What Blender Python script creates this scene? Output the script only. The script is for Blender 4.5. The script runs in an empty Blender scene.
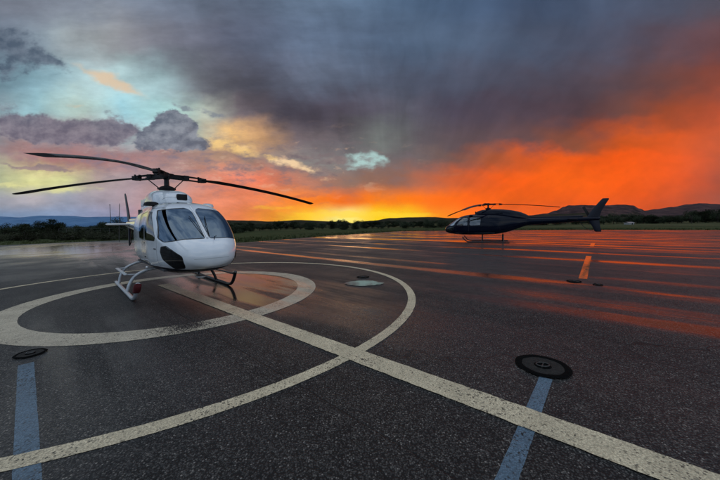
import bpy, bmesh, math, random
from math import sin, cos, pi, radians as R, sqrt, atan2, tan
from mathutils import Vector, Matrix, noise as mn
random.seed(7)
S = bpy.context.scene
COL = S.collection

# ------------------------------------------------------------------ camera numbers (measured from the photograph)
F, HY, RO, CH = 291.83, 223.47, -0.015, 1.69
PITCH = atan2(240 - HY, F)

def ray(px, py):
    x, y = px - 360, py - 240
    c, s = cos(RO), sin(RO)
    x, y = c * x + s * y, -s * x + c * y
    return Vector((x, F * cos(PITCH) - y * sin(PITCH), -F * sin(PITCH) - y * cos(PITCH)))

def gp(px, py, z=0.0):
    d = ray(px, py)
    t = (z - CH) / d.z
    return Vector((d.x * t, d.y * t, z))

def uv(px, py):
    d = ray(px, py)
    return d.x / d.y, d.z / d.y

# ------------------------------------------------------------------ helpers
def link(o, parent=None):
    COL.objects.link(o)
    if parent: o.parent = parent
    return o

def tag(o, label=None, cat=None, group=None, kind=None):
    if label: o['label'] = label
    if cat: o['category'] = cat
    if group: o['group'] = group
    if kind: o['kind'] = kind
    return o

def mesh_obj(name, verts, faces, mat, parent=None, smooth=True, midx=None, merge=True, sharp=None):
    me = bpy.data.meshes.new(name)
    bm = bmesh.new()
    vs = [bm.verts.new(v) for v in verts]
    for i, f in enumerate(faces):
        try:
            bf = bm.faces.new([vs[k] for k in f])
        except ValueError:
            continue
        if midx: bf.material_index = midx[i]
        bf.smooth = smooth
    if merge:
        bmesh.ops.remove_doubles(bm, verts=bm.verts, dist=1e-5)
    if sharp is not None: bmesh.ops.recalc_face_normals(bm, faces=bm.faces)
    if sharp is not None:
        for e in bm.edges:
            if len(e.link_faces) == 2 and e.calc_face_angle(0) > sharp: e.smooth = False
    bm.to_mesh(me); bm.free()
    o = bpy.data.objects.new(name, me)
    for m in (mat if isinstance(mat, (list, tuple)) else [mat]): me.materials.append(m)
    return link(o, parent)

class MB:
    def __init__(s): s.v = []; s.f = []
    def add(s, v, f):
        n = len(s.v); s.v += [Vector(p) for p in v]; s.f += [[i + n for i in q] for q in f]; return s
    def box(s, c, sz, rot=None, bev=0.0):
        bm = bmesh.new(); bmesh.ops.create_cube(bm, size=1)
        for v in bm.verts: v.co = Vector((v.co.x * sz[0], v.co.y * sz[1], v.co.z * sz[2]))
        if bev: bmesh.ops.bevel(bm, geom=list(bm.edges), offset=bev, segments=2, affect='EDGES', profile=.5)
        M = Matrix.Translation(c) @ (rot.to_4x4() if rot else Matrix())
        bm.verts.index_update()
        s.add([M @ v.co for v in bm.verts], [[v.index for v in f.verts] for f in bm.faces]); bm.free(); return s
    def tube(s, pts, r, n=12, caps=True):
        pts = [Vector(p) for p in pts]
        rr = r if isinstance(r, (list, tuple)) else [r] * len(pts)
        v = []; f = []; up = None
        for i, p in enumerate(pts):
            d = (pts[min(i + 1, len(pts) - 1)] - pts[max(i - 1, 0)]).normalized()
            if up is None: up = Vector((0, 0, 1)) if abs(d.z) < .9 else Vector((1, 0, 0))
            a = d.cross(up)
            a = a.normalized() if a.length > 1e-6 else d.orthogonal().normalized()
            b = a.cross(d); up = b
            v += [p + (a * cos(2 * pi * k / n) + b * sin(2 * pi * k / n)) * rr[i] for k in range(n)]
        for i in range(len(pts) - 1):
            f += [[i * n + k, i * n + (k + 1) % n, (i + 1) * n + (k + 1) % n, (i + 1) * n + k] for k in range(n)]
        if caps: f += [list(range(n))[::-1], [(len(pts) - 1) * n + k for k in range(n)]]
        return s.add(v, f)
    def rings(s, rings, caps=True, closed=True):
        n = len(rings[0]); v = [p for r in rings for p in r]; f = []
        for i in range(len(rings) - 1):
            for k in range(n if closed else n - 1):
                f.append([i * n + k, i * n + (k + 1) % n, (i + 1) * n + (k + 1) % n, (i + 1) * n + k])
        if caps: f += [list(range(n))[::-1], [(len(rings) - 1) * n + k for k in range(n)]]
        return s.add(v, f)
    def lathe(s, c, prof, n=24, axis='z'):
        rings = []
        for (r, h) in prof:
            rg = []
            for k in range(n):
                a = 2 * pi * k / n
                p = Vector((r * cos(a), r * sin(a), h)) if axis == 'z' else Vector((r * cos(a), h, r * sin(a)))
                rg.append(Vector(c) + p)
            rings.append(rg)
        return s.rings(rings)
    def build(s, name, mat, parent=None, smooth=True, sharp=R(40)):
        return mesh_obj(name, s.v, s.f, mat, parent, smooth, sharp=sharp)

def smooth_path(pts, k=6):
    pts = [Vector(p) for p in pts]; out = []
    P = [pts[0] * 2 - pts[1]] + pts + [pts[-1] * 2 - pts[-2]]
    for i in range(1, len(P) - 2):
        for j in range(k):
            t = j / k; a, b, c, d = P[i - 1], P[i], P[i + 1], P[i + 2]
            out.append(.5 * ((2 * b) + (c - a) * t + (2 * a - 5 * b + 4 * c - d) * t * t + (3 * b - a - 3 * c + d) * t ** 3))
    out.append(pts[-1]); return out

def sring(x, yc, zb, zt, hw, zw, n1, n2=None, N=48):
    n2 = n2 or n1; out = []
    for k in range(N):
        a = 2 * pi * k / N; c, s = cos(a), sin(a)
        n = n1 if s >= 0 else n2
        y = hw * math.copysign(abs(c) ** (2 / n), c)
        z = (zt - zw if s >= 0 else zw - zb) * math.copysign(abs(s) ** (2 / n), s)
        out.append(Vector((x, yc + y, zw + z)))
    return out

# ------------------------------------------------------------------ node helper
class NT:
    def __init__(s, tree): s.t = tree; s.n = tree.nodes; s.l = tree.links
    def add(s, typ, **kw):
        n = s.n.new(typ)
        for k, v in kw.items():
            if k == 'inp':
                for a, b in v.items(): s.set(n.inputs[a], b)
            else: setattr(n, k, v)
        return n
    def set(s, sock, v):
        if isinstance(v, bpy.types.NodeSocket): s.l.new(v, sock)
        else:
            if hasattr(sock.default_value, '__len__') and not hasattr(v, '__len__'): v = [v] * len(sock.default_value)
            if hasattr(v, '__len__') and len(v) == 3 and sock.type == 'RGBA': v = (*v, 1)
            sock.default_value = v
    def m(s, op, a, b=None, c=None, clamp=False):
        n = s.n.new('ShaderNodeMath'); n.operation = op; n.use_clamp = clamp
        for i, v in enumerate((a, b, c)):
            if v is not None: s.set(n.inputs[i], v)
        return n.outputs[0]
    def ss(s, x, a, b, t0=0.0, t1=1.0):
        n = s.n.new('ShaderNodeMapRange'); n.interpolation_type = 'SMOOTHSTEP'
        for i, v in enumerate((x, a, b, t0, t1)): s.set(n.inputs[i], v)
        return n.outputs[0]
    def mix(s, f, a, b, blend='MIX'):
        n = s.n.new('ShaderNodeMix'); n.data_type = 'RGBA'; n.blend_type = blend; n.clamp_factor = True
        s.set(n.inputs[0], f); s.set(n.inputs[6], a); s.set(n.inputs[7], b)
        return n.outputs[2]
    def noise(s, vec, scale, detail=3, rough=.5, dist=0, out=0):
        n = s.n.new('ShaderNodeTexNoise'); s.set(n.inputs['Vector'], vec); n.inputs['Scale'].default_value = scale
        n.inputs['Detail'].default_value = detail; n.inputs['Roughness'].default_value = rough; n.inputs['Distortion'].default_value = dist
        return n.outputs[out]
    def sep(s, v):
        n = s.n.new('ShaderNodeSeparateXYZ'); s.set(n.inputs[0], v); return n.outputs
    def comb(s, x, y, z=0.0):
        n = s.n.new('ShaderNodeCombineXYZ')
        for i, v in enumerate((x, y, z)): s.set(n.inputs[i], v)
        return n.outputs[0]
    def ramp(s, x, stops, interp='LINEAR'):
        n = s.n.new('ShaderNodeValToRGB'); s.set(n.inputs[0], x); cr = n.color_ramp; cr.interpolation = interp
        stops = sorted(stops, key=lambda q: q[0])
        while len(cr.elements) < len(stops): cr.elements.new(.5)
        for e, (p, c) in zip(cr.elements, stops):
            e.position = p; e.color = (c, c, c, 1) if not hasattr(c, '__len__') else (*c, 1)
        return n.outputs[0]

def mat(name):
    m = bpy.data.materials.new(name); m.use_nodes = True
    nt = NT(m.node_tree); b = m.node_tree.nodes['Principled BSDF']
    return m, nt, b

def simple(name, col, rough=.5, metal=0.0, var=.12, vs=8.0, spec=.5, coat=0, bump=0.0):
    m, t, b = mat(name)
    co = t.add('ShaderNodeTexCoord').outputs['Object']
    n = t.noise(co, vs, 4, .6)
    c2 = [max(0, c * (1 - var)) for c in col]; c1 = [min(1, c * (1 + var)) for c in col]
    t.set(b.inputs['Base Color'], t.ramp(n, [(.3, c2), (.7, c1)]))
    t.set(b.inputs['Roughness'], t.ss(t.noise(co, vs * 2.3, 3), .3, .7, max(.02, rough * .8), min(1, rough * 1.2)))
    b.inputs['Metallic'].default_value = metal; b.inputs['Specular IOR Level'].default_value = spec
    b.inputs['Coat Weight'].default_value = coat; b.inputs['Coat Roughness'].default_value = .05
    if bump:
        bp = t.add('ShaderNodeBump', inp={'Strength': bump, 'Distance': .01, 'Height': t.noise(co, vs * 4, 5)})
        t.set(b.inputs['Normal'], bp.outputs[0])
    return m

def lin(c):
    return tuple(((v / 255) / 12.92 if v / 255 <= .04045 else ((v / 255 + .055) / 1.055) ** 2.4) for v in c)

# ------------------------------------------------------------------ render settings, camera
S.render.engine = 'CYCLES'
S.view_settings.view_transform = 'Standard'; S.view_settings.look = 'None'
S.view_settings.gamma = 1; S.view_settings.exposure = 0; S.view_settings.use_curve_mapping = False
S.cycles.max_bounces = 8; S.cycles.transparent_max_bounces = 16
cam = bpy.data.cameras.new('camera'); co = link(bpy.data.objects.new('camera', cam)); S.camera = co
cam.sensor_width = 36; cam.lens = 36 * F / 720; cam.clip_start = .05; cam.clip_end = 60000
co.location = (0, 0, CH)
co.rotation_mode = 'QUATERNION'
fwd = Vector((0, cos(PITCH), -sin(PITCH)))
qm = fwd.to_track_quat('-Z', 'Y').to_matrix()
co.rotation_quaternion = (qm @ Matrix.Rotation(RO, 3, 'Z')).to_quaternion()

# ------------------------------------------------------------------ world sky
SUNAZ = uv(348, 218)[0]
def build_world():
    w = bpy.data.worlds.new('World'); S.world = w; w.use_nodes = True
    t = NT(w.node_tree); t.n.clear()
    out = t.add('ShaderNodeOutputWorld'); bg = t.add('ShaderNodeBackground')
    g = t.add('ShaderNodeTexCoord').outputs['Generated']
    nrm = t.add('ShaderNodeVectorMath', operation='NORMALIZE'); t.set(nrm.inputs[0], g); D = nrm.outputs[0]
    dx, dy, dz = t.sep(D)
    yy = t.m('MAXIMUM', dy, .28)
    u0 = t.m('DIVIDE', dx, yy); v0 = t.m('DIVIDE', dz, yy)
    P = t.comb(u0, v0, 0)
    def warp(sc, amp, det, ox, sy=1.6):
        pv = t.add('ShaderNodeMapping', inp={'Vector': P, 'Location': (ox, ox * 2, 1.3), 'Scale': (1, sy, 1)}).outputs[0]
        n = t.add('ShaderNodeTexNoise', inp={'Vector': pv, 'Scale': sc, 'Detail': det, 'Roughness': .58})
        s3 = t.sep(n.outputs['Color'])
        return [t.m('MULTIPLY', t.m('SUBTRACT', s3[i], .5), amp) for i in (0, 1)]
    wa = warp(3.0, .11, 3, 3.1); wb = warp(10, .09, 7, 7.7)
    # low down the sheets of cloud lie flatter: less vertical warp near the horizon
    vy = t.ss(v0, .0, .30, .15, 1.0)
    u = t.m('ADD', u0, t.m('ADD', wa[0], wb[0]))
    v = t.m('ADD', v0, t.m('MULTIPLY', vy, t.m('ADD', wa[1], wb[1])))
    vp = t.m('ADD', v, t.m('MULTIPLY', u0, .015))
    U0, U1 = -1.5, 1.5
    un = t.m('DIVIDE', t.m('SUBTRACT', u, U0), U1 - U0)
    rows = {
     -170: [(0,(110,125,150)),(200,(105,120,148)),(360,(95,112,142)),(560,(80,98,128)),(720,(74,86,112))],
     -60: [(0,(110,122,142)),(120,(118,130,150)),(300,(92,108,132)),(450,(76,98,127)),(600,(72,88,114)),(720,(72,78,98))],
     0: [(0,(110,116,130)),(60,(126,134,148)),(120,(124,134,150)),(200,(108,119,138)),(260,(84,96,116)),(310,(98,116,138)),(400,(76,99,127)),(500,(70,88,116)),(600,(72,84,107)),(680,(74,78,96)),(720,(82,78,90))],
     40: [(0,(95,108,125)),(40,(120,135,148)),(66,(160,172,176)),(105,(150,152,156)),(150,(126,128,140)),(220,(96,101,120)),(270,(82,92,112)),(312,(98,114,138)),(400,(80,100,126)),(500,(74,88,111)),(600,(74,78,97)),(660,(80,70,82)),(720,(104,68,70))],
     80: [(0,(105,130,145)),(50,(132,172,186)),(95,(172,192,192)),(150,(156,190,196)),(185,(130,136,144)),(220,(104,103,115)),(270,(84,86,102)),(322,(92,104,124)),(400,(80,88,108)),(500,(71,74,92)),(590,(79,67,77)),(640,(88,65,68)),(680,(112,66,58)),(720,(142,70,54))],
     110: [(0,(130,150,160)),(40,(150,190,200)),(80,(176,198,190)),(120,(150,195,206)),(170,(160,198,198)),(205,(176,184,172)),(240,(122,112,120)),(290,(86,83,99)),(350,(84,80,96)),(400,(92,93,108)),(450,(77,71,88)),(520,(79,66,78)),(580,(86,65,72)),(630,(108,66,58)),(670,(150,70,42)),(720,(180,78,48))],
     140: [(0,(145,140,146)),(40,(140,130,136)),(85,(156,132,136)),(125,(150,160,166)),(165,(160,172,172)),(200,(176,180,164)),(232,(238,190,124)),(262,(212,164,120)),(295,(120,108,114)),(345,(98,97,106)),(380,(120,128,128)),(420,(90,84,92)),(480,(90,72,78)),(530,(102,72,72)),(570,(136,74,52)),(620,(196,80,24)),(670,(212,84,28)),(720,(188,82,48))],
     158: [(0,(150,130,132)),(40,(168,122,120)),(80,(172,122,122)),(130,(162,124,126)),(180,(162,130,126)),(220,(188,150,128)),(260,(152,130,122)),(300,(124,124,124)),(350,(116,116,120)),(400,(104,99,104)),(450,(106,84,82)),(490,(160,80,48)),(540,(222,86,14)),(620,(246,88,3)),(680,(216,82,28)),(720,(182,82,54))],
     180: [(0,(178,184,146)),(30,(216,214,152)),(70,(212,212,152)),(100,(170,152,148)),(130,(160,142,150)),(180,(186,144,138)),(220,(226,134,108)),(260,(222,118,88)),(300,(178,116,98)),(350,(136,110,102)),(400,(146,98,84)),(450,(196,92,52)),(500,(248,92,6)),(560,(254,98,0)),(620,(252,92,0)),(680,(216,82,32)),(720,(166,78,58))],
     200: [(0,(148,150,162)),(30,(166,160,166)),(70,(142,146,162)),(110,(164,150,160)),(150,(184,150,154)),(200,(226,140,112)),(250,(238,132,90)),(280,(246,134,54)),(310,(250,126,28)),(345,(246,106,18)),(385,(252,124,0)),(420,(252,114,0)),(470,(254,100,0)),(560,(255,97,0)),(640,(242,88,8)),(690,(200,82,42)),(720,(162,78,58))],
     216: [(0,(112,136,168)),(60,(124,142,172)),(110,(138,142,170)),(150,(200,150,150)),(200,(242,148,108)),(240,(240,132,78)),(270,(250,150,36)),(310,(255,200,40)),(345,(255,246,140)),(375,(255,216,6)),(410,(255,204,0)),(435,(254,146,0)),(480,(254,106,0)),(600,(250,92,0)),(660,(216,84,28)),(720,(162,78,58))],
     230: [(0,(150,160,172)),(60,(158,165,178)),(110,(150,148,172)),(150,(205,150,150)),(200,(242,148,108)),(240,(244,132,56)),(270,(255,170,30)),(310,(255,204,50)),(345,(255,240,110)),(375,(255,206,6)),(410,(255,190,0)),(435,(254,140,0)),(480,(254,106,0)),(600,(250,92,0)),(660,(216,84,28)),(720,(162,78,58))],
    }
    cur = None; prevv = None
    for y in sorted(rows, reverse=True):
        stops = []
        ur = (.015 * 0)
        for (x, c) in rows[y]:
            uu, vv = uv(x, y)
            stops.append(((uu - U0) / (U1 - U0), lin(c)))
        vr = uv(360, y)[1]
        c = t.ramp(un, [(max(0, min(1, p)), q) for p, q in stops], 'B_SPLINE' if y < 100 else 'CARDINAL' if False else 'LINEAR')
        cur = c if cur is None else t.mix(t.ss(vp, prevv, vr), cur, c)
        prevv = vr
    col = cur
    # ---- explicit clouds: gaussians in sky coordinates broken up by noise
    def gauss(lst, uu, vv):
        tot = None
        for (px, py, sx, sy, ang, amp) in lst:
            cu, cv = uv(px, py)
            a = t.m('SUBTRACT', uu, cu); b = t.m('SUBTRACT', vv, cv)
            ca, sa = cos(ang), sin(ang)
            p = t.m('ADD', t.m('MULTIPLY', a, ca * F / sx), t.m('MULTIPLY', b, sa * F / sx))
            q = t.m('ADD', t.m('MULTIPLY', a, -sa * F / sy), t.m('MULTIPLY', b, ca * F / sy))
            r2 = t.m('ADD', t.m('MULTIPLY', p, p), t.m('MULTIPLY', q, q))
            e = t.m('MULTIPLY', t.m('EXPONENT', t.m('MULTIPLY', r2, -1)), amp)
            tot = e if tot is None else t.m('ADD', tot, e)
        return tot
    def fbm(off, sc, det=7, rough=.6, sy=1.5):
        pv = t.add('ShaderNodeMapping', inp={'Vector': P, 'Location': off, 'Scale': (1, sy, 1)}).outputs[0]
        return t.noise(pv, sc, det, rough)
    n1 = fbm((2.0, 5.0, 0), 14); n1b = fbm((2.0 - .012, 5.0 + .030, 0), 14)      # second sample shifted: tops lit, bases shaded
    n2 = fbm((9.0, 1.0, 4), 6, 8, .62, 2.6)
    # large soft modelling everywhere
    big = fbm((4.0, 3.0, 2), 3.2, 9, .58, 1.3)
    col = t.mix(1.0, col, t.ramp(big, [(.28, (.80, .80, .82)), (.5, (1, 1, 1)), (.72, (1.17, 1.16, 1.14))]), 'MULTIPLY')
    rc = uv(400, 250)
    ra, rb = t.m('SUBTRACT', u0, rc[0]), t.m('SUBTRACT', v0, rc[1])
    rr_ = t.m('SQRT', t.m('ADD', t.m('MULTIPLY', ra, ra), t.m('MULTIPLY', rb, rb)))
    rang = t.m('ADD', t.m('ARCTAN2', rb, ra), t.m('MULTIPLY', wa[0], 2.0))
    rn = t.noise(t.comb(t.m('MULTIPLY', rang, 3.2), t.m('MULTIPLY', rr_, 1.1), 2.0), 2.2, 6, .58)
    rf = t.m('ADD', t.m('MULTIPLY', t.m('SUBTRACT', rn, .5), t.ss(rr_, .12, .5, 0, .75)), 1.0)
    col = t.mix(1.0, col, t.comb(rf, rf, rf), 'MULTIPLY')
    fine = t.m('MULTIPLY', t.ss(u0, .05, -.5), t.ss(v0, .75, .2))
    ff = t.m('ADD', t.m('MULTIPLY', t.m('SUBTRACT', n2, .5), t.m('MULTIPLY', fine, 1.1)), 1.0)
    col = t.mix(1.0, col, t.comb(ff, ff, ff), 'MULTIPLY')
    dg = t.add('ShaderNodeMapping', inp={'Vector': P, 'Rotation': (0, 0, R(33)), 'Scale': (1.0, 4.2, 1)}).outputs[0]
    sk = t.noise(dg, 3.6, 8, .62)
    sa_ = t.m('MULTIPLY', t.ss(v0, .12, .35), t.ss(u0, .45, -.2, .25, 1))
    sf = t.m('ADD', t.m('MULTIPLY', t.m('SUBTRACT', sk, .5), t.m('MULTIPLY', sa_, .9)), 1.0)
    col = t.mix(1.0, col, t.comb(sf, sf, sf), 'MULTIPLY')
    g1 = t.m('MULTIPLY', gauss([(250,88,80,26,-.42,1.0),(330,122,90,22,-.25,.9),(430,112,60,26,0,.6)], ul_ := t.m('ADD', u0, wb[0]), vl_ := t.m('ADD', v0, wb[1])), -.30)
    g2 = t.m('MULTIPLY', gauss([(305,60,34,52,.15,.8),(95,84,64,26,-.35,1.3)], ul_, vl_), .24)
    gm = t.m('ADD', t.m('ADD', g1, g2), 1.0)
    col = t.mix(1.0, col, t.comb(gm, gm, gm), 'MULTIPLY')
    # warm and pale breaks
    def layer(col, lst, lo, hi, color, nse, amp, uu=u0, vv=v0, soft=.25):
        g_ = gauss(lst, uu, vv); d = t.m('ADD', g_, t.m('MULTIPLY', t.m('MULTIPLY', t.m('SUBTRACT', nse, .5), amp), t.m('MULTIPLY', g_, 3.0, clamp=True)))
        mk = t.ss(d, lo, lo + soft, 0, hi)
        return t.mix(mk, col, color), mk, d
    ul, vl = t.m('ADD', u0, wb[0]), t.m('ADD', v0, t.m('MULTIPLY', wb[1], .6))
    nh = fbm((6.0, 2.0, 8), 9, 8, .66, 3.2)
    n3 = fbm((1.0, 7.0, 3), 11, 9, .64, 2.6)
    col, _, _ = layer(col, [(92,72,24,5,-.35,.8),(122,86,28,6,-.38,.9),(77,105,11,3.5,-.1,.9)], .30, .75, lin((228, 192, 152)), sk, 2.0, ul, vl, .9)
    col, _, _ = layer(col, [(225,146,30,7,-.15,.9),(262,156,24,4,-.2,.6),(195,132,18,4,-.4,.5)], .25, .85, lin((250, 208, 134)), n1, 2.4, ul, vl, .9)
    col, _, _ = layer(col, [(290,164,24,4.5,-.15,.9),(308,169,14,3,0,.8),(322,178,10,3,0,.6)], .35, .85, lin((250, 216, 170)), n1, 2.6, ul, vl, .7)
    col, _, _ = layer(col, [(364,161,15,7,-.3,1.2),(352,167,16,4,.1,.6),(376,154,12,4,-.5,.6)], .12, 1.0, lin((166, 200, 198)), n1, 2.8, ul, vl, .9)
    col, _, _ = layer(col, [(20,184,60,4,.02,.8),(70,190,30,5,.02,.9),(50,172,50,3,.02,.6)], .30, .8, lin((232, 228, 158)), nh, 2.2, ul, vl, .9)
    col, _, _ = layer(col, [(275,208,28,2.5,0,.8),(320,213,46,2.5,0,.9),(400,214,40,2.5,0,1.0),(350,217,80,3,0,1.0),(255,199,18,2,.1,.4)], .35, .65, lin((255, 214, 40)), nh, 2.0, ul, vl, .9)
    light = t.m('ADD', t.m('MULTIPLY', t.m('SUBTRACT', n1b, n1), 3.2), t.m('MULTIPLY', t.m('SUBTRACT', fbm((3.0, 1.0, 6), 30, 6, .65), .5), 1.4))
    reg = gauss([(235,168,110,26,-.05,1.0),(340,160,70,22,-.1,.9),(110,150,90,24,0,.7)], u0, v0)
    reg = t.m('MULTIPLY', reg, 1, clamp=True)
    col = t.mix(t.m('MULTIPLY', reg, t.ss(n3, .47, .66, 0, .80)), col, t.mix(t.ss(u0, -.9, -.1), lin((132, 122, 138)), lin((116, 104, 110))))
    col = t.mix(t.m('MULTIPLY', reg, t.ss(n3, .44, .30, 0, .45)), col, t.mix(t.ss(u0, -.9, -.2), lin((206, 190, 186)), lin((232, 190, 158))))
    def cumulus(col, lst, lo, shade, lit, op=.95, soft=.34, amp=2.4, nn=n1):
        g_ = gauss(lst, ul, vl); d = t.m('ADD', g_, t.m('MULTIPLY', t.m('MULTIPLY', t.m('SUBTRACT', nn, .5), amp), t.m('MULTIPLY', g_, 3.0, clamp=True)))
        mk = t.ss(d, lo, lo + soft, 0, op)
        body = t.mix(t.m('ADD', .5, light, clamp=True), shade, lit)
        body = t.mix(t.ss(d, lo + .2, lo + 1.1, 0, .7), lit, body) if False else body
        return t.mix(mk, col, body)
    col = cumulus(col, [(18,50,44,17,-.25,1.1),(0,36,26,12,-.3,.9),(52,62,24,7,-.3,.8),(5,72,30,10,0,.8)], .50, lin((74, 88, 106)), lin((104, 116, 132)), .9, .9, 2.6)
    col = cumulus(col, [(6,106,18,7,0,1.0),(118,102,14,3,-.1,.6),(186,106,24,4,-.25,.8),(214,112,20,4,-.3,.6)], .55, lin((116, 124, 138)), lin((146, 154, 162)), .75, .5)
    col = cumulus(col, [(30,128,52,13,.02,1.2),(75,136,46,10,0,1.1),(118,128,30,12,0,1.1),(20,118,18,8,0,.8)], .45, lin((98, 92, 110)), lin((136, 128, 140)), .9, .5)
    col = cumulus(col, [(168,120,15,10,.1,1.2),(187,124,12,9,0,1.0),(158,140,28,12,0,1.2),(192,143,18,10,0,1.0),(170,132,22,14,0,1.0)], .50, lin((92, 97, 114)), lin((140, 144, 156)), .95, .32, 2.2)
    col = cumulus(col, [(20,166,36,3,-.06,.9),(56,169,30,2.5,-.08,.7),(100,160,30,4,0,.5)], .48, lin((126, 110, 124)), lin((160, 134, 140)), .75, .5, 2.4, nh)
    col = cumulus(col, [(260,168,30,4,-.05,.8),(300,156,26,4,-.1,.9),(338,159,18,5,.1,1.0),(322,172,24,4,0,.8),(285,178,22,3,0,.6),(372,148,20,4,-.3,.7),(400,150,20,5,-.3,.5)], .50, lin((108, 98, 106)), lin((146, 132, 130)), .85, .5)
    col = cumulus(col, [(300,196,34,3,0,.8),(340,188,40,4,0,.9),(330,205,26,2,0,.7),(240,188,26,3,0,.5),(380,200,40,3,0,.6)], .50, lin((176, 96, 76)), lin((206, 112, 78)), .65, .6, 2.4, nh)
    # elsewhere: behind and to the sides, unseen broken evening overcast, brightened to light aircraft and tarmac
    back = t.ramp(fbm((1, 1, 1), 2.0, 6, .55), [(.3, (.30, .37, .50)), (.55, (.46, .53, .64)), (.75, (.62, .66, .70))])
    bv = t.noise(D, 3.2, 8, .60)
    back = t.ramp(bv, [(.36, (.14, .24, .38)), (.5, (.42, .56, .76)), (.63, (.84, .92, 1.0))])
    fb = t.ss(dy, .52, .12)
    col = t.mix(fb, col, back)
    # unseen sky straight overhead, brightened to light the aircraft and tarmac
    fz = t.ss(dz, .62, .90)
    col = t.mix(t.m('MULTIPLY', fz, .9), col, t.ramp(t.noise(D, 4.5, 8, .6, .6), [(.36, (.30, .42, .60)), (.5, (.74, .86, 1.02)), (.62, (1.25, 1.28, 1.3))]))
    # below the horizon: dull earth
    col = t.mix(t.ss(dz, -.02, -.10), col, (.06, .055, .06))
    sky = t.add('ShaderNodeTexSky', sky_type='NISHITA', sun_disc=False, sun_elevation=R(1.5), sun_rotation=math.atan(SUNAZ), air_density=1.0, dust_density=2.0)
    col = t.mix(1.0, t.mix(1.0, sky.outputs[0], (.004, .004, .004), 'MULTIPLY'), col, 'ADD')
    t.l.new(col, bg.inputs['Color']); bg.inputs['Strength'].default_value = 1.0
    t.l.new(bg.outputs[0], out.inputs['Surface'])
    w.cycles.sampling_method = 'MANUAL'; w.cycles.sample_map_resolution = 512
build_world()

sl = bpy.data.lights.new('sun', 'SUN'); sl.energy = .03; sl.angle = R(9.0); sl.color = (1, .55, .25)
so = link(bpy.data.objects.new('sun', sl))
sd = Vector((SUNAZ, 1, 0)).normalized() * cos(R(2.2)) + Vector((0, 0, sin(R(2.2))))
so.rotation_euler = (-sd).to_track_quat('-Z', 'Y').to_euler()

# ------------------------------------------------------------------ asphalt, paint
E1 = Vector((.743, -.669, 0)); E2 = Vector((.669, .743, 0))

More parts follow.
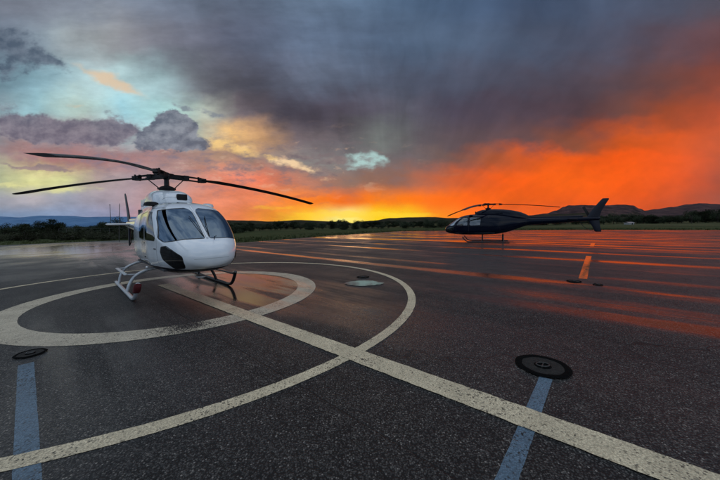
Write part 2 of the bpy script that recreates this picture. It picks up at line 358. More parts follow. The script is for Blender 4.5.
def asphalt_nodes(t, b, paint=None, wear=.5, gap=False):
    co = t.add('ShaderNodeTexCoord').outputs['Object']
    x, y, z = t.sep(co)
    flat = t.comb(x, y, 0)
    nl = t.noise(flat, .35, 4, .55)
    e1 = t.m('ADD', t.m('MULTIPLY', x, .743), t.m('MULTIPLY', y, -.669))
    p0 = t.m('ADD', t.m('MULTIPLY', x, .669), t.m('MULTIPLY', y, .743))
    stv = t.comb(t.m('MULTIPLY', e1, .12), t.m('MULTIPLY', p0, 1.0), 3.0)
    wob = t.m('MULTIPLY', t.m('SUBTRACT', t.noise(stv, .5, 3, .5), .5), 1.1)
    p = t.m('ADD', p0, wob)
    # water standing along the paving joints, by distance across the lanes (0..60 m)
    bands = [(9.4,.42,.8),(10.95,.3,.5),(13.2,.35,.2),(15.4,.6,.6),(18.9,.75,.62),(24.4,.9,1),(27.2,.7,1),(30.3,.8,1),(34.,1.0,1),(38.5,1.2,1),(44,1.6,1),(51,2.,1)]
    st = [(0, .0)]
    for c, w, a in bands:
        st += [((c - w) / 60, .04 if c < 22 else .5), (c / 60, a), ((c + w) / 60, .04 if c < 22 else .5)]
    wet = t.ramp(t.m('DIVIDE', p, 60), st[:31])
    # broad sheets of water
    streak = t.noise(stv, 1.6, 5, .6)
    def patch(cx, cy, r1, r2):
        c = Vector((cx, cy, 0)); a, bb = c.dot(E1), c.dot(E2)
        q1 = t.m('DIVIDE', t.m('SUBTRACT', e1, a), r1); q2 = t.m('DIVIDE', t.m('SUBTRACT', p, bb), r2)
        return t.m('EXPONENT', t.m('MULTIPLY', t.m('ADD', t.m('MULTIPLY', q1, q1), t.m('MULTIPLY', q2, q2)), -1))
    pt = [patch(6.6, 3.8, 6.0, .95), patch(-3.2, 8.2, 4.2, 1.6), patch(-2.4, 6.3, 2.2, 1.0), patch(-2.2, 8.6, 3.0, .5), patch(-5.5, 3.8, 1.2, .45), patch(-14, 17, 8, 3), patch(-3.6, 3.6, 3.0, 1.3), patch(-1.2, 7.2, 5.0, 1.8)]
    amp = [.66, .82, .6, .8, .6, .5, .36, .46]
    sheet = None
    for q, a in zip(pt, amp):
        q = t.m('MULTIPLY', q, a); sheet = q if sheet is None else t.m('MAXIMUM', sheet, q)
    sheet = t.m('MULTIPLY', sheet, t.ss(streak, .30, .62, .25, 1.1))
    wet = t.m('MULTIPLY', wet, t.ss(t.noise(t.comb(t.m('MULTIPLY', e1, .2), p0, 9.), .8, 5, .62), .34, .58, .12, 1.0))
    lane = t.noise(t.comb(t.m('MULTIPLY', e1, .035), p0, 5.), 1.1, 5, .7)
    wet = t.m('MULTIPLY', wet, t.m('MAXIMUM', t.ss(p0, 24, 15), t.ss(lane, .42, .56, .35, 1.0)))
    wet = t.m('MAXIMUM', wet, sheet)
    far_l = t.m('MULTIPLY', patch(-24, 23.5, 14, 6), t.ss(nl, .2, .7, .55, .85))
    wet = t.m('MAXIMUM', wet, far_l)
    damp = t.m('ADD', t.ss(nl, .35, .7, .0, .16), t.m('MULTIPLY', t.ss(p, 5, 12, .03, .17), t.ss(streak, .3, .6, .4, 1)))
    wet = t.m('MINIMUM', t.m('ADD', wet, damp), 1.0)
    if paint: wet = t.m('MULTIPLY', wet, .8)
    # aggregate
    vo = t.add('ShaderNodeTexVoronoi', inp={'Vector': flat, 'Scale': 72.0, 'Randomness': 1.0})
    vd, vc = vo.outputs['Distance'], vo.outputs['Color']
    vcs = t.sep(vc)
    fine = t.noise(flat, 260, 2, .6)
    base = t.ramp(vcs[0], [(0, (.023, .0225, .0215)), (.5, (.047, .0455, .043)), (.82, (.076, .072, .066)), (.95, (.125, .116, .102)), (1, (.24, .22, .195))])
    base = t.mix(t.ss(vd, .35, .65), base, (.010, .0095, .009))
    med = t.noise(flat, 5, 5, .6)
    base = t.mix(1.0, base, t.ramp(med, [(.3, (.72, .72, .74)), (.7, (1.22, 1.2, 1.18))]), 'MULTIPLY')
    base = t.mix(1.0, base, t.ramp(nl, [(.3, (.72, .74, .78)), (.7, (1.22, 1.18, 1.14))]), 'MULTIPLY')
    stn = t.ss(t.noise(flat, .9, 6, .7), .56, .70, 0, .45)
    base = t.mix(stn, base, t.mix(1.0, base, (.45, .45, .46), 'MULTIPLY'))
    dry = t.ss(t.noise(t.comb(t.m('MULTIPLY', e1, .3), p0, 11.), .7, 6, .65), .54, .68, 0, .5)
    base = t.mix(dry, base, t.mix(1.0, base, (1.5, 1.46, 1.4), 'MULTIPLY'))
    # cracks
    wv = t.add('ShaderNodeVectorMath', operation='ADD'); t.set(wv.inputs[0], flat)
    nv = t.add('ShaderNodeTexNoise', inp={'Vector': flat, 'Scale': 1.3, 'Detail': 5}); t.set(wv.inputs[1], nv.outputs['Color'])
    ck = t.add('ShaderNodeTexVoronoi', feature='DISTANCE_TO_EDGE', inp={'Vector': wv.outputs[0], 'Scale': .16})
    crack = t.m('MULTIPLY', t.ss(ck.outputs['Distance'], .0035, .0012), t.ss(t.noise(flat, .22, 2), .48, .58))
    joint = t.ss(t.m('ABSOLUTE', t.m('SUBTRACT', t.m('FRACT', t.m('ADD', t.m('DIVIDE', t.m('ADD', p0, t.m('MULTIPLY', wob, .02)), 3.05), -.08)), .5)), .004, .0015)
    crack = t.m('MAXIMUM', crack, t.m('MULTIPLY', joint, .7))
    base = t.mix(crack, base, (.006, .006, .006))
    if paint:
        wn = t.m('ADD', t.m('ADD', t.m('MULTIPLY', vcs[1], .42), t.m('MULTIPLY', t.noise(flat, 14, 6, .75), .35)), t.m('MULTIPLY', t.noise(flat, 1.1, 4, .6), .45))
        if gap: wn = t.m('ADD', wn, t.m('MULTIPLY', patch(-3.02, 4.86, .42, .42), .38))
        ad = t.ss(wn, wear - .10, wear + .08)
        pc = t.ramp(t.noise(flat, 3, 5, .6), [(.3, [c * .66 for c in paint]), (.7, paint)])
        pc = t.mix(t.ss(vd, .3, .6, 0, .6), pc, [c * .4 for c in paint])
        base = t.mix(t.m('MULTIPLY', ad, t.m('SUBTRACT', 1, crack)), pc, base) if False else t.mix(ad, pc, base)
    base = t.mix(t.m('MULTIPLY', wet, .45), base, t.mix(1.0, base, (.45, .45, .47), 'MULTIPLY'))
    t.set(b.inputs['Base Color'], base)
    rg = t.m('MULTIPLY', t.ss(wet, 0, .8, .62, .09), t.m('ADD', .85, t.m('MULTIPLY', fine, .3)))
    t.set(b.inputs['Roughness'], rg)
    t.set(b.inputs['Specular IOR Level'], t.ss(wet, 0, .7, .16, .5))
    bstr = t.ss(wet, 0, .75, .9, .03)
    h = t.m('SUBTRACT', t.m('MULTIPLY', fine, .25), vd)
    h = t.m('SUBTRACT', h, t.m('MULTIPLY', crack, 1.5))
    bp = t.add('ShaderNodeBump', inp={'Strength': bstr, 'Distance': .006, 'Height': h})
    t.set(b.inputs['Normal'], bp.outputs[0])

M_orange = None
M_asph, t_, b_ = mat('asphalt'); asphalt_nodes(t_, b_)
M_white, t_, b_ = mat('cream_line_paint'); asphalt_nodes(t_, b_, (.80, .67, .45), .80)
M_ring, t_, b_ = mat('touchdown_ring_paint'); asphalt_nodes(t_, b_, (.66, .57, .42), .81, True)
M_blue, t_, b_ = mat('blue_line_paint'); asphalt_nodes(t_, b_, (.145, .215, .28), .81)

M_wetpaint_sky, t_, b_ = mat('wet_line_paint_sky_tint'); b_.inputs['Base Color'].default_value = (.16, .10, .05, 1)  # wet gloss, with the orange sky reflection also put into the base colour
t_.set(b_.inputs['Roughness'], t_.ss(t_.noise(t_.add('ShaderNodeTexCoord').outputs['Object'], 5, 4), .3, .7, .04, .16)); b_.inputs['Specular IOR Level'].default_value = 1.0
def grass_mat(name, c1, c2, c3):
    m, t, b = mat(name)
    co = t.add('ShaderNodeTexCoord').outputs['Object']
    n = t.noise(co, .06, 6, .6); n2 = t.noise(co, 1.4, 5, .7)
    c = t.ramp(t.m('ADD', t.m('MULTIPLY', n, .6), t.m('MULTIPLY', n2, .4)), [(.35, c1), (.5, c2), (.64, c3)])
    t.set(b.inputs['Base Color'], c); b.inputs['Roughness'].default_value = .95; b.inputs['Specular IOR Level'].default_value = .08
    bp = t.add('ShaderNodeBump', inp={'Strength': 1, 'Distance': .3, 'Height': n2}); t.set(b.inputs['Normal'], bp.outputs[0])
    return m
M_ground = grass_mat('dry_grassland', (.028, .030, .015), (.055, .060, .024), (.085, .080, .038))
M_verge = grass_mat('verge_turf', (.018, .025, .009), (.036, .047, .016), (.062, .068, .026))

# ground sheet with gentle far relief kept flat near the pad
def grid_sheet(name, xs, ys, zf, m):
    v = [(x, y, zf(x, y)) for y in ys for x in xs]; nx = len(xs)
    f = [[j * nx + i, j * nx + i + 1, (j + 1) * nx + i + 1, (j + 1) * nx + i] for j in range(len(ys) - 1) for i in range(nx - 1)]
    return mesh_obj(name, v, f, m, merge=False)
ax = sorted(set([-16000, -11000, -8000, -5500, -4000, -2800, -2000, -1400, -1000, -700, -500, -350, -250, -180, -120, -80, -50, 0, 50, 80, 120, 180, 250, 350, 500, 700, 1000, 1400, 2000, 2800, 4000, 5500, 8000, 11000, 16000]))
tag(grid_sheet('ground', ax, ax, lambda x, y: -.012, M_ground), kind='structure')

def poly_sheet(name, pts, z, m, res=None):
    bm = bmesh.new()
    vs = [bm.verts.new((p[0], p[1], z)) for p in pts]; bm.faces.new(vs)
    bmesh.ops.triangulate(bm, faces=bm.faces)
    me = bpy.data.meshes.new(name); bm.normal_update(); bm.to_mesh(me); bm.free(); me.materials.append(m)
    o = link(bpy.data.objects.new(name, me))
    if len(me.polygons) and me.polygons[0].normal.z < 0: me.flip_normals()
    return o
def ep(a, b): return E1 * a + E2 * b
apron = [(-47.5,-60),(-47.5,9),(-44,10.2),(-29.5,11.5),(-27.5,13.5),(-31,28),(-33.5,50),(-22,58),(-5,64),(60,68),(110,72),(110,-60)]
tag(poly_sheet('helipad_tarmac', [ep(a, b) for a, b in apron], 0, M_asph), kind='structure')

# turf verge: blades near the edge are far away, build tufts as stuff
verge = [(-47.5,-60),(-47.5,9),(-44,10.2),(-29.5,11.5),(-27.5,13.5),(-31,28),(-33.5,50),(-22,58),(-5,64),(60,68),(110,72),(130,100),(60,100),(-10,95),(-60,80),(-75,30),(-75,-60)]
tag(poly_sheet('grass_verge', [ep(a, b) for a, b in verge], -.006, M_verge), kind='structure')

def disc(name, c, r0, r1, z, m, a0=0, a1=2 * pi, n=1100):
    v = []; f = []
    for k in range(n + 1):
        a = a0 + (a1 - a0) * k / n
        pq = Vector((cos(a), sin(a), 0)) * r1; j0 = .004 * mn.noise(pq * 7) + .004 * mn.noise(pq * 31); j1 = .004 * mn.noise(pq * 7.7) + .004 * mn.noise(pq * 33)
        v += [(c[0] + (r0 + j0) * cos(a), c[1] + (r0 + j0) * sin(a), z), (c[0] + (r1 + j1) * cos(a), c[1] + (r1 + j1) * sin(a), z)]
    for k in range(n): f.append([2 * k, 2 * k + 1, 2 * k + 3, 2 * k + 2])
    return mesh_obj(name, v, f, m, smooth=False)
CC = (-4.458, 7.353)
tag(disc('painted_outer_circle', CC, 5.585, 5.755, .004, M_white), kind='structure')
tag(disc('painted_touchdown_ring', CC, 2.79, 3.27, .004, M_ring), kind='structure')
def strip(name, a, b, w, z, m):
    a = Vector((a[0], a[1], 0)); b = Vector((b[0], b[1], 0)); d = (b - a).normalized(); n = Vector((-d.y, d.x, 0)) * w / 2
    k = max(2, int((b - a).length / .03)); v = []; f = []
    for i in range(k + 1):
        p = a.lerp(b, i / k); q1 = n * (1 + .05 * mn.noise(p * 7) + .04 * mn.noise(p * 31)); q2 = n * (1 + .05 * mn.noise(p * 7.7) + .04 * mn.noise(p * 33)); v += [(p.x - q1.x, p.y - q1.y, z), (p.x + q2.x, p.y + q2.y, z)]
    for i in range(k): f.append([2 * i, 2 * i + 1, 2 * i + 3, 2 * i + 2])
    return mesh_obj(name, v, f, m, smooth=False)
tag(strip('painted_centre_line', (-5.75, 8.42), (6.5, -1.86), .30, .008, M_white), kind='structure')
tag(strip('painted_blue_line', (-4.20, 3.56), (-.6, .42), .135, .002, M_blue), kind='structure')
tag(strip('painted_blue_line', (1.98, 3.05), (-.6, .0), .12, .002, M_blue), kind='structure')
tag(strip('painted_blue_line', (6.42, 8.35), (10.75, 13.65), .2, .002, M_wetpaint_sky), kind='structure')
tag(strip('painted_blue_line', (14.9, 18.7), (17.1, 21.35), .22, .002, M_wetpaint_sky), kind='structure')

# ------------------------------------------------------------------ puddle + tie-downs
M_water, t_, b_ = mat('rain_water')
b_.inputs['Base Color'].default_value = (.02, .022, .024, 1); b_.inputs['Specular IOR Level'].default_value = .6
t_.set(b_.inputs['Roughness'], t_.ss(t_.noise(t_.add('ShaderNodeTexCoord').outputs['Object'], 6, 3), .3, .7, .01, .05))
def puddle(name, c, ra, rb, ang, seed):
    pts = []
    for k in range(72):
        a = 2 * pi * k / 72
        w = 1 + .22 * (mn.noise(Vector((cos(a) * 1.3 + seed, sin(a) * 1.3, seed))))
        w += .12 * mn.noise(Vector((cos(a) * 5 + seed, sin(a) * 5, 3)))
        x, y = ra * w * cos(a), rb * w * sin(a)
        pts.append((c[0] + x * cos(ang) - y * sin(ang), c[1] + x * sin(ang) + y * cos(ang)))
    return tag(poly_sheet(name, pts, .012, M_water), kind='structure')
pc = gp(364, 283.5)
puddle('puddle', (pc.x, pc.y), .50, .36, -.2, 5.3)

M_tar = simple('black_tar_seal', (.004, .004, .004), .9, var=.3, vs=30, bump=.2, spec=.03)
M_iron = simple('cast_iron', (.05, .048, .045), .45, .7, .25, 40, bump=.3)
M_conc = simple('anchor_concrete', (.024, .022, .020), .9, 0, .4, 40, spec=.12, bump=.4)
def tiedown(c, r, label, seal=.078):
    seal = min(seal, r * .3)
    e = link(bpy.data.objects.new('tie_down_anchor', None)); e.location = (c[0], c[1], 0)
    tag(e, label, 'tie-down anchor', 'tie-down anchors set in the tarmac')
    m = MB()
    prof = [(r - seal, .012), (r - seal * .7, .020), (r - seal * .3, .020), (r, .012)]
    n = 48; rings = []
    for (rr, h) in prof:
        rings.append([Vector(((rr + .012 * mn.noise(Vector((cos(2*pi*k/n) * 2, sin(2*pi*k/n) * 2, c[0])))) * cos(2 * pi * k / n), (rr + .012 * mn.noise(Vector((cos(2*pi*k/n) * 2, sin(2*pi*k/n) * 2, c[0])))) * sin(2 * pi * k / n), h)) for k in range(n)])
    m.rings(rings, caps=False); m.build('seal_ring', M_tar, e)
    m = MB(); m.lathe((0, 0, 0), [(.001, .010), (r * .3, .011), (r - seal * .9, .0135), (r - seal * .8, .009)], 40); m.build('cover_plate', M_conc, e)
    m = MB(); q = min(1, r / .28); m.lathe((0, 0, 0), [(.001, .016), (.075 * q, .016), (.085 * q, .0145), (.09 * q, .010)], 28); m.build('anchor_cup', M_tar, e)
    m = MB(); m.tube([Vector((.07 * q * cos(a), .05 * q * sin(a), .024)) for a in [2 * pi * k / 20 for k in range(21)]], .008, 8, False)
    m.tube([(-.05 * q, -.06 * q, .02), (.05 * q, .06 * q, .02)], .008, 8); m.build('ring', M_iron, e)
    return e
tiedown((2.10, 3.30), .285, 'black rimmed round tie-down anchor at the top end of the right-hand blue line')
tiedown((-4.46, 3.84), .16, 'round tie-down anchor at the far end of the left-hand blue line', .035)
p = gp(363, 277.3); tiedown((p.x, p.y), .20, 'small tie-down anchor just behind the shining puddle')
p = gp(574, 281.5); tiedown((p.x, p.y), .18, 'distant tie-down anchor at the near end of the short dashed line')
p = gp(598, 285); tiedown((p.x, p.y), .11, 'smallest dark anchor plate right of the short dashed line')

# ------------------------------------------------------------------ helicopter materials
def paint_mat(name, c, liner, seams=True, rough=.16, coat=.85):
    m, t, b = mat(name)
    co = t.add('ShaderNodeTexCoord').outputs['Object']; x, y, z = t.sep(co)
    n = t.noise(co, 2.2, 5, .6)
    col = t.ramp(n, [(.3, [v * .90 for v in c]), (.7, c)])
    dirt = t.m('MULTIPLY', t.ss(t.noise(co, 3, 4, .5), .45, .8), .12)
    col = t.mix(dirt, col, [v * .55 for v in c])
    if seams:
        ms = None
        for cx, cz, hx, hz in ((1.96, 1.40, .50, .70), (.96, 1.40, .49, .72), (-.45, 1.25, .38, .42)):
            d = t.m('MAXIMUM', t.m('SUBTRACT', t.m('ABSOLUTE', t.m('SUBTRACT', x, cx)), hx), t.m('SUBTRACT', t.m('ABSOLUTE', t.m('SUBTRACT', z, cz)), hz))
            k = t.ss(t.m('ABSOLUTE', d), .007, .003); ms = k if ms is None else t.m('MAXIMUM', ms, k)
        ms = t.m('MULTIPLY', ms, t.m('GREATER_THAN', t.m('ABSOLUTE', y), .5))
        nz_ = t.ss(t.m('ABSOLUTE', t.m('SUBTRACT', z, t.m('ADD', .96, t.m('MULTIPLY', x, .02)))), .005, .002); nz_ = t.m('MULTIPLY', nz_, t.m('MULTIPLY', t.m('GREATER_THAN', x, 2.46), t.m('GREATER_THAN', .34, t.m('ABSOLUTE', y))))
        cw = t.m('MULTIPLY', t.m('GREATER_THAN', z, 2.36), t.ss(t.m('ABSOLUTE', t.m('SUBTRACT', t.m('FRACT', t.m('DIVIDE', x, .62)), .5)), .011, .004))
        bo = t.m('MULTIPLY', t.m('LESS_THAN', x, -2.6), t.ss(t.m('ABSOLUTE', t.m('SUBTRACT', t.m('FRACT', t.m('DIVIDE', x, 1.1)), .5)), .007, .003))
        ms = t.m('MAXIMUM', t.m('MAXIMUM', ms, t.m('MULTIPLY', nz_, .6)), t.m('MULTIPLY', t.m('MAXIMUM', cw, bo), .7))
        col = t.mix(ms, col, (.02, .02, .02))
        geo = t.add('ShaderNodeNewGeometry')
        col = t.mix(geo.outputs['Backfacing'], col, liner)
    t.set(b.inputs['Base Color'], col)
    t.set(b.inputs['Roughness'], t.ss(t.noise(co, 2, 2), .3, .7, rough * .9, rough * 1.2))
    b.inputs['Coat Weight'].default_value = coat; b.inputs['Coat Roughness'].default_value = .03
    return m
M_hw = paint_mat('white_aircraft_paint', (.70, .73, .76), (.06, .06, .065))
M_hb = paint_mat('navy_aircraft_paint', (.0015, .003, .011), (.006, .006, .006), rough=.07, coat=0)
M_hb.node_tree.nodes['Principled BSDF'].inputs['Specular IOR Level'].default_value = .2
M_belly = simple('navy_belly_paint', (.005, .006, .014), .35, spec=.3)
M_rub = simple('window_rubber', (.012, .012, .013), .6)
def glass_mat(name, base=.30, tint=(.40, .44, .48), gl=(.95, .97, 1.0)):
    m, t, b = mat(name); t.n.remove(b); out = [n for n in t.n if n.type == 'OUTPUT_MATERIAL'][0]
    g = t.add('ShaderNodeBsdfGlossy', inp={'Color': gl, 'Roughness': .015})
    tr = t.add('ShaderNodeBsdfTransparent', inp={'Color': tint})
    lw = t.add('ShaderNodeFresnel', inp={'IOR': 1.5})
    co = t.add('ShaderNodeTexCoord').outputs['Object']
    f = t.m('ADD', t.m('MULTIPLY', lw.outputs[0], 1.0), t.m('MULTIPLY', base, t.ss(t.noise(co, 3, 4), .2, .8, .85, 1.1)), clamp=True)
    mx = t.add('ShaderNodeMixShader'); t.set(mx.inputs[0], f); t.l.new(tr.outputs[0], mx.inputs[1]); t.l.new(g.outputs[0], mx.inputs[2])
    t.l.new(mx.outputs[0], out.inputs['Surface']); return m
M_glass = glass_mat('tinted_windscreen', .13, (.09, .13, .18), (.50, .68, .90))
M_sideglass = glass_mat('door_window_glass', .10, (.80, .80, .78))
M_chin = glass_mat('dark_chin_glass', .03, (.10, .10, .11))
M_blade = simple('blade_composite', (.018, .016, .016), .5, var=.2, vs=3, spec=.25)
M_steel = simple('dark_steel', (.022, .022, .024), .45, .5, .2, 20, spec=.3)
M_black = simple('black_fittings', (.010, .010, .011), .6, spec=.2)
M_skid = simple('pale_skid_paint', (.42, .44, .46), .35, .3, .15, 12)
M_skidd = simple('black_skid_paint', (.02, .02, .022), .4, .3)
M_red = simple('red_cover', (.10, .010, .014), .8)
M_seat = simple('seat_cloth', (.045, .045, .05), .85, bump=.2)
M_exh = simple('exhaust_steel', (.18, .15, .12), .35, .9, .3, 10)
M_lamp = simple('clear_lamp_glass', (.6, .6, .6), .08, .3)

# ------------------------------------------------------------------ helicopter geometry
ST = [ # x, zb, zt, hw, zw, ntop, nbot
 (3.425,.97,1.10,.10,1.03,2,2),(3.405,.89,1.17,.25,1.03,2.1,2.1),(3.36,.82,1.245,.40,1.04,2.3,2.2),(3.27,.745,1.335,.54,1.06,2.6,2.3),
 (3.10,.675,1.445,.67,1.09,3.0,2.5),(2.80,.615,1.665,.79,1.13,3.5,2.8),(2.45,.575,1.915,.865,1.16,3.9,3.0),(2.10,.55,2.115,.90,1.18,4.0,3.1),
 (1.80,.54,2.225,.925,1.2,3.8,3.2),(1.4,.535,2.285,.94,1.2,3.5,3.2),(.8,.535,2.32,.945,1.2,3.3,3.2),(.2,.54,2.325,.94,1.2,3.2,3.1),
 (-.4,.57,2.315,.91,1.22,3.0,3.0),(-.9,.64,2.27,.83,1.28,2.8,2.8),(-1.5,.82,2.19,.66,1.4,2.6,2.6),(-2.1,1.04,2.08,.47,1.5,2.4,2.4),
 (-2.7,1.27,1.99,.335,1.6,2.2,2.2),(-3.1,1.36,1.955,.29,1.66,2,2)]
ST = [(a, zb + (.075 if a > -1 else .03) * (1 if a < 3.3 else .6), zt, hw * (.905 if a > 1.5 else .87 if a > 1 else .83), zw + .02, n1, n2) for a, zb, zt, hw, zw, n1, n2 in ST]
def station(x):
    for i in range(len(ST) - 1):
        if ST[i][0] >= x >= ST[i + 1][0]:
            P = [ST[max(i - 1, 0)], ST[i], ST[i + 1], ST[min(i + 2, len(ST) - 1)]]
            a, b, c, d = P; t = (b[0] - x) / (b[0] - c[0]); h = b[0] - c[0]; out = []
            for k in range(1, 7):
                m1 = (c[k] - a[k]) / max(1e-6, a[0] - c[0]) * h if a is not b else (c[k] - b[k])
                m2 = (d[k] - b[k]) / max(1e-6, b[0] - d[0]) * h if d is not c else (c[k] - b[k])
                s0 = c[k] - b[k]
                m1 = max(min(m1, 3 * abs(s0)), -3 * abs(s0)); m2 = max(min(m2, 3 * abs(s0)), -3 * abs(s0))
                out.append((2*t**3-3*t*t+1)*b[k] + (t**3-2*t*t+t)*m1 + (-2*t**3+3*t*t)*c[k] + (t**3-t*t)*m2)
            return out
    return list(ST[-1][1:])

def sdpoly(pts, r=.0):
    cx = sum(p[0] for p in pts) / len(pts); cy = sum(p[1] for p in pts) / len(pts)
    P = []
    for p in pts:
        d = Vector((cx - p[0], cy - p[1])); P.append((p[0] + d.normalized().x * r * 1.3, p[1] + d.normalized().y * r * 1.3))
    def f(x, y):
        d = 1e9; s = 1; n = len(P); j = n - 1
        for i in range(n):
            ex, ey = P[j][0] - P[i][0], P[j][1] - P[i][1]; wx, wy = x - P[i][0], y - P[i][1]
            tt = max(0, min(1, (wx * ex + wy * ey) / (ex * ex + ey * ey))); bx, by = wx - ex * tt, wy - ey * tt
            d = min(d, bx * bx + by * by)
            c1, c2, c3 = y >= P[i][1], y < P[j][1], ex * wy > ey * wx
            if (c1 and c2 and c3) or (not c1 and not c2 and not c3): s = -s
            j = i
        return s * sqrt(d) - r
    return f
f_ws = sdpoly([(.035,1.43),(.035,2.115),(.38,2.10),(.645,2.06),(.72,1.88),(.765,1.42),(.73,1.365),(.42,1.405)], .04)
f_chin = sdpoly([(1.04,1.25),(.88,1.30),(.56,1.23),(.30,1.02),(.30,.86),(.56,.80),(.84,.93),(1.0,1.10)], .09)
f_sw = sdpoly([(1.55,1.40),(1.52,2.02),(1.86,2.04),(2.27,1.66),(2.40,1.40)], .07)
f_rw = sdpoly([(.56,1.42),(.52,2.0),(1.38,2.03),(1.40,1.40)], .08)
f_roof = sdpoly([(1.15,.12),(1.15,.52),(1.72,.52),(1.78,.14)], .05)
BIG = 9.0
def R_ws(p, sg): return f_ws(p.y * sg, p.z) if (p.x > 1.75 and p.y * sg > -.2 and p.z > 1.2) else BIG
def R_chin(p, sg): return f_chin(p.y * sg - (p.x - 3.0) * .7, p.z) if (p.x > 2.3 and p.y * sg > 0 and p.z < 1.4) else BIG
def R_sw(p, sg): return f_sw(p.x, p.z) if p.y * sg > .45 and p.x > 1 else BIG
def R_rw(p, sg): return f_rw(p.x, p.z) if p.y * sg > .5 and p.x < 1.6 else BIG
def R_roof(p, sg): return f_roof(p.x, p.y * sg) if p.z > 2.0 and p.x < 2.0 else BIG

def clip(poly, vals):
    ins, outs = [], []
    n = len(poly)
    for i in range(n):
        a, b = poly[i], poly[(i + 1) % n]; fa, fb = vals[i], vals[(i + 1) % n]
        (ins if fa < 0 else outs).append(a)
        if (fa < 0) != (fb < 0):
            q = a.lerp(b, fa / (fa - fb)); ins.append(q); outs.append(q)
    return (ins if len(ins) > 2 else None), (outs if len(outs) > 2 else None)

